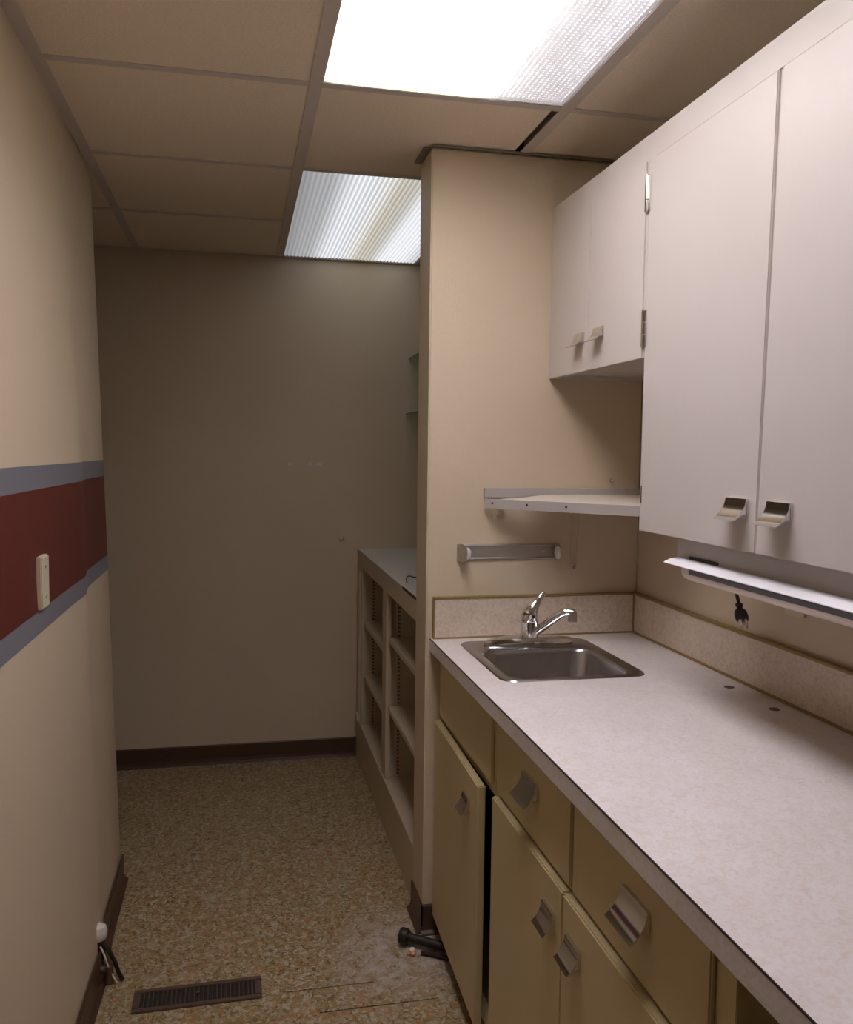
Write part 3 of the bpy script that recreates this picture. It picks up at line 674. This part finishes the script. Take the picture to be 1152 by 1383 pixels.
# ------------------------------------------------------------------ outlet behind the lamp, wall plate on the left wall
OUT = thing('wall_outlet', 'cream outlet plate on the right wall partly hidden by the lamp', 'outlet', (XW, 1.692, 1.165))
boxes('plate', 'ivory', OUT, [((XW - 0.006, 1.655, 1.113), (XW, 1.730, 1.228))], 0.003)
boxes('socket', 'ivory', OUT, [((XW - 0.0085, 1.676, 1.172 + k), (XW - 0.006, 1.710, 1.200 + k)) for k in (0.0, -0.046)], 0.002)
SW = thing('wall_plate', 'ivory blank wall plate on the red band of the left wall', 'wall plate', (wx(2.0, 1.178), 2.0, 1.178))
xs = wx(2.0, 1.178)
boxes('plate', 'ivory', SW, [((xs - 0.003, 1.955, 1.121), (xs + 0.011, 2.027, 1.236))], 0.003)
for z in (1.145, 1.212):
    bm = bmesh.new(); lathe(bm, [(0.001, 0.0105), (0.004, 0.0105), (0.0035, 0.0122), (0.001, 0.0126)], (xs, 1.991, z), axis='x', seg=10)
    obj('screw', bm, 'worn', SW)

# ------------------------------------------------------------------ floor register
ang = math.radians(0.6)
REG = thing('floor_register', 'brown metal slotted register set in the floor', 'floor register', (-0.114, 2.304, 0))
RM = Matrix.Translation((-0.114, 2.304, 0)) @ Matrix.Rotation(ang, 4, 'Z')
def rbox(name, m, items, parent=REG, **kw):
    bm = bmesh.new()
    for lo, hi in items: box(bm, lo, hi)
    return obj(name, bm, m, parent, matrix=RM, **kw)
bm = bmesh.new()
for lo, hi in (((-.168, -.049, 0), (.168, -.032, .005)), ((-.168, .032, 0), (.168, .049, .005)), ((-.168, -.032, 0), (-.150, .032, .005)), ((.150, -.032, 0), (.168, .032, .005))): box(bm, lo, hi, 0.0015)
obj('frame', bm, 'register', REG, matrix=RM)
rbox('duct', 'void', [((-.150, -.032, 0.0002), (.150, .032, 0.0007))])
lv = None
for k in range(25):
    x = -0.142 + 0.284 * k / 24
    if lv is None:
        bm = bmesh.new(); prism(bm, [(-0.0016, 0.0009), (0.0, 0.0009), (0.0034, 0.0046), (0.0018, 0.0046)], lambda a, z, t: (a, t, z), -0.032, 0.032)
        me = bpy.data.meshes.new('louver'); bm.to_mesh(me); bm.free(); me.materials.append(M['register']); lv = me
    o = bpy.data.objects.new('louver', lv); COL.objects.link(o); o.parent = REG
    o.location = (x * math.cos(ang), x * math.sin(ang), 0); o.rotation_euler = (0, 0, ang)
rbox('damper_lever', 'register', [((-0.004, -0.004, 0.002), (0.004, 0.004, 0.010))])

# ------------------------------------------------------------------ cut pipes at the left wall
PL = thing('pipe_stub', 'capped black pipe stubs and hose at the foot of the left wall', 'pipe', (-0.37, 2.42, 0))
bx = -0.376
bm = bmesh.new(); tube(bm, smooth_path([(bx - 0.006, 2.43, 0.0), (bx - 0.007, 2.43, 0.05), (bx - 0.008, 2.43, 0.10), (bx - 0.009, 2.43, 0.128)], 4), 0.0115, 12)
lathe(bm, [(0.004, 0.062), (0.016, 0.062), (0.017, 0.075), (0.016, 0.088), (0.004, 0.088)], (bx - 0.007, 2.43, 0), seg=14)
lathe(bm, [(0.004, 0.096), (0.014, 0.096), (0.016, 0.106), (0.014, 0.118), (0.004, 0.118)], (bx - 0.008, 2.43, 0), seg=14)
obj('riser', bm, 'iron', PL, smooth=True)
bm = bmesh.new(); lathe(bm, [(0.003, 0.114), (0.017, 0.115), (0.0215, 0.124), (0.0225, 0.138), (0.018, 0.152), (0.009, 0.158), (0.002, 0.159)], (bx - 0.008, 2.43, 0), seg=18)
obj('cap', bm, 'white', PL, smooth=True, label='white round pipe cap')
bm = bmesh.new(); tube(bm, smooth_path([(bx - 0.004, 2.424, 0.108), (bx + 0.012, 2.418, 0.098), (bx + 0.032, 2.412, 0.062), (bx + 0.046, 2.408, 0.024), (bx + 0.056, 2.405, 0.006)], 6), 0.0058, 10)
obj('hose', bm, 'iron', PL, smooth=True)
bm = bmesh.new(); tube(bm, smooth_path([(bx - 0.004, 2.418, 0.100), (bx + 0.006, 2.408, 0.086), (bx + 0.018, 2.402, 0.052), (bx + 0.034, 2.398, 0.018), (bx + 0.042, 2.396, 0.004)], 6), 0.0028, 8)
obj('wire', bm, 'ivory', PL, smooth=True, label='thin pale wire')
bm = bmesh.new(); tube(bm, [(bx - 0.016, 2.405, 0.042), (bx + 0.004, 2.405, 0.042), (bx + 0.020, 2.405, 0.040)], 0.0105, 12)
tube(bm, [(bx + 0.020, 2.405, 0.050), (bx + 0.020, 2.405, 0.02), (bx + 0.020, 2.405, 0.0)], 0.0125, 12)
tube(bm, [(bx - 0.012, 2.405, 0.042), (bx - 0.012, 2.405, 0.0)], 0.008, 10)
obj('elbow', bm, 'register', PL, smooth=True)

# ------------------------------------------------------------------ cut pipe at the sink cabinet
PR = thing('pipe_stub', 'rusty cut drain pipe lying on the floor by the sink cabinet', 'pipe', (0.53, 2.41, 0))
bm = bmesh.new(); tube(bm, [(0.476, 2.428, 0.030), (0.53, 2.395, 0.026), (0.60, 2.352, 0.021), (0.636, 2.330, 0.018)], 0.0135, 16)
obj('barrel', bm, 'iron', PR, smooth=True)
bm = bmesh.new()
dv = Vector((0.11, -0.067, -0.008)).normalized(); rot = dv.to_track_quat('Z', 'Y').to_matrix().to_4x4()
lathe(bm, [(0.0165, -0.004), (0.0165, -0.012), (0.022, -0.012), (0.0235, -0.004), (0.0235, 0.008), (0.020, 0.014), (0.0165, 0.014)], (0, 0, 0), seg=20)
obj('collar', bm, 'iron', PR, matrix=Matrix.Translation((0.474, 2.4287, 0.030)) @ rot, smooth=True)
bm = bmesh.new()
tube(bm, smooth_path([(0.515, 2.372, 0.006), (0.55, 2.350, 0.009), (0.595, 2.322, 0.008), (0.634, 2.304, 0.007)], 5), 0.006, 10)
obj('tubing', bm, 'iron', PR, smooth=True)
for i, (cx, cy, r, mm) in enumerate(((0.492, 2.390, 0.011, 'patch'), (0.492, 2.374, 0.009, 'crumb'), (0.480, 2.380, 0.006, 'crumb'))):
    bm = bmesh.new(); bmesh.ops.create_icosphere(bm, subdivisions=2, radius=r)
    for v in bm.verts: v.co *= 1 + 0.25 * (random.random() - 0.5); v.co.z *= 0.7
    tag(obj('rubble', bm, mm, None, matrix=Matrix.Translation((cx, cy, r * 0.66))), ['pale plaster crumb under the end of the cut drain pipe', 'larger orange crumb beside the cut drain pipe', 'smaller orange crumb beside the cut drain pipe'][i], 'rubble')

# ------------------------------------------------------------------ alcove: open shelf unit
XS = 0.5474; ZS = 1.0046; YA0, YA1 = YQ, YB
UNIT = thing('shelf_unit', 'built-in open shelf unit in the alcove beyond the stub wall', 'shelf unit', (0.88, 3.35, 0))
boxes('worktop', 'alcovetop', UNIT, [((XS, YA0, ZS - 0.006), (XW, YA1, ZS))], label='pale grey laminate top')
boxes('apron', 'shelf', UNIT, [((XS, YA0, 0.930), (XS + 0.02, YA1, ZS - 0.006))], 0.001)
boxes('laminate_edge', 'edge', UNIT, [((XS - 0.0008, YA0, ZS - 0.007), (XS + 0.003, 2.90, ZS + 0.0004))], label='black lifted edge of the laminate')
boxes('stile', 'shelf', UNIT, [((XS, 3.90, 0.20), (XS + 0.02, YA1, 0.930))], 0.001)
boxes('stile', 'shelf', UNIT, [((XS, 3.225, 0.20), (XS + 0.02, 3.315, 0.930))], 0.001)
boxes('plinth', 'shelf', UNIT, [((XS, YA0, 0.0), (XS + 0.015, YA1, 0.175))], 0.001)
boxes('bottom_board', 'shelf', UNIT, [((XS - 0.004, YA0, 0.175), (0.93, YA1, 0.198))], 0.001)
for y in (3.90, 3.245): boxes('side_panel', 'shelf', UNIT, [((XS + 0.02, y, 0.198), (0.93, y + 0.018, 0.930))])
boxes('back_panel', 'shelf', UNIT, [((0.93, YA0, 0.0), (0.945, YA1, 0.998))])
for z, a, b in ((0.686, 3.315, 3.90), (0.437, 3.315, 3.90), (0.757, YA0, 3.225), (0.487, YA0, 3.225)):
    boxes('shelf_board', 'shelf', UNIT, [((XS + 0.010, a + 0.001, z - 0.020), (0.925, b - 0.001, z))], 0.001)
for y in (3.90, 3.245):
    bm = bmesh.new(); box(bm, (XS + 0.045, y - 0.003, 0.20), (XS + 0.061, y, 0.90))
    pst = obj('pilaster', bm, 'shelf', UNIT)
    bm = bmesh.new()
    for k in range(44): box(bm, (XS + 0.048, y - 0.0036, 0.208 + k * 0.0156), (XS + 0.058, y - 0.0028, 0.2165 + k * 0.0156))
    obj('slots', bm, 'inside', pst, kind='stuff')
bm = bmesh.new(); box(bm, (XS - 0.006, 3.965, 0.19), (XS, 3.985, 0.905), 0.001); box(bm, (XS - 0.006, 3.935, 0.195), (XS, 3.945, 0.905), 0.001)
obj('trim_strip', bm, 'shelf', UNIT)
boxes('door_catch', 'white', UNIT, [((XS - 0.014, 3.935, 0.205), (XS - 0.006, 3.985, 0.235))], 0.002)
bm = bmesh.new(); tube(bm, smooth_path([(0.578, 2.975, ZS + 0.002), (0.582, 3.01, ZS + 0.012), (0.598, 3.04, ZS + 0.016), (0.63, 3.068, ZS + 0.006), (0.70, 3.10, ZS + 0.002), (0.80, 3.09, ZS + 0.002)], 6), 0.0020, 8)
tag(obj('cable', bm, 'black', None, smooth=True), 'thin black cable lying on the alcove counter', 'cable')
for i, (z, x0, lbl) in enumerate(((1.912, 0.784, 'upper glass shelf in the alcove'), (1.650, 0.772, 'lower glass shelf in the alcove'))):
    t = thing('glass_shelf', lbl, 'shelf', (1.0, 3.5, z))
    boxes('pane', 'glass', t, [((x0, 3.02, z - 0.006), (XW - 0.001, YB - 0.004, z))], 0.001)
    for y in (3.20, 3.85): boxes('bracket', 'worn', t, [((x0 + 0.12, y, z - 0.014), (XW, y + 0.01, z - 0.006)), ((XW - 0.012, y, z - 0.05), (XW, y + 0.01, z - 0.014))])

# ------------------------------------------------------------------ marks on the back wall
for i, (x, z, rx, rz) in enumerate(((0.230, 1.404, 0.014, 0.008), (0.321, 1.406, 0.011, 0.012), (0.362, 1.404, 0.015, 0.009))):
    bm = bmesh.new(); n = 14
    pts = [((rx * math.cos(2 * math.pi * k / n)) * random.uniform(.75, 1.15), (rz * math.sin(2 * math.pi * k / n)) * random.uniform(.75, 1.15)) for k in range(n)]
    prism(bm, pts, lambda a, b, t: (x + a, YB - t, z + b), 0.0, 0.0012)
    tag(obj('spackle_patch', bm, 'patch'), ['white spackle patch on the back wall, leftmost of three', 'white spackle patch on the back wall, middle of three', 'white spackle patch on the back wall, rightmost of three'][i], 'patch')
bm = bmesh.new(); lathe(bm, [(0.002, 0), (0.011, 0), (0.010, -0.006), (0.006, -0.012), (0.002, -0.013)], (0.470, YB, 1.054), axis='y', seg=14)
tag(obj('wall_anchor', bm, 'wall', None, smooth=True), 'small painted knob on the back wall above the shelf unit', 'knob')
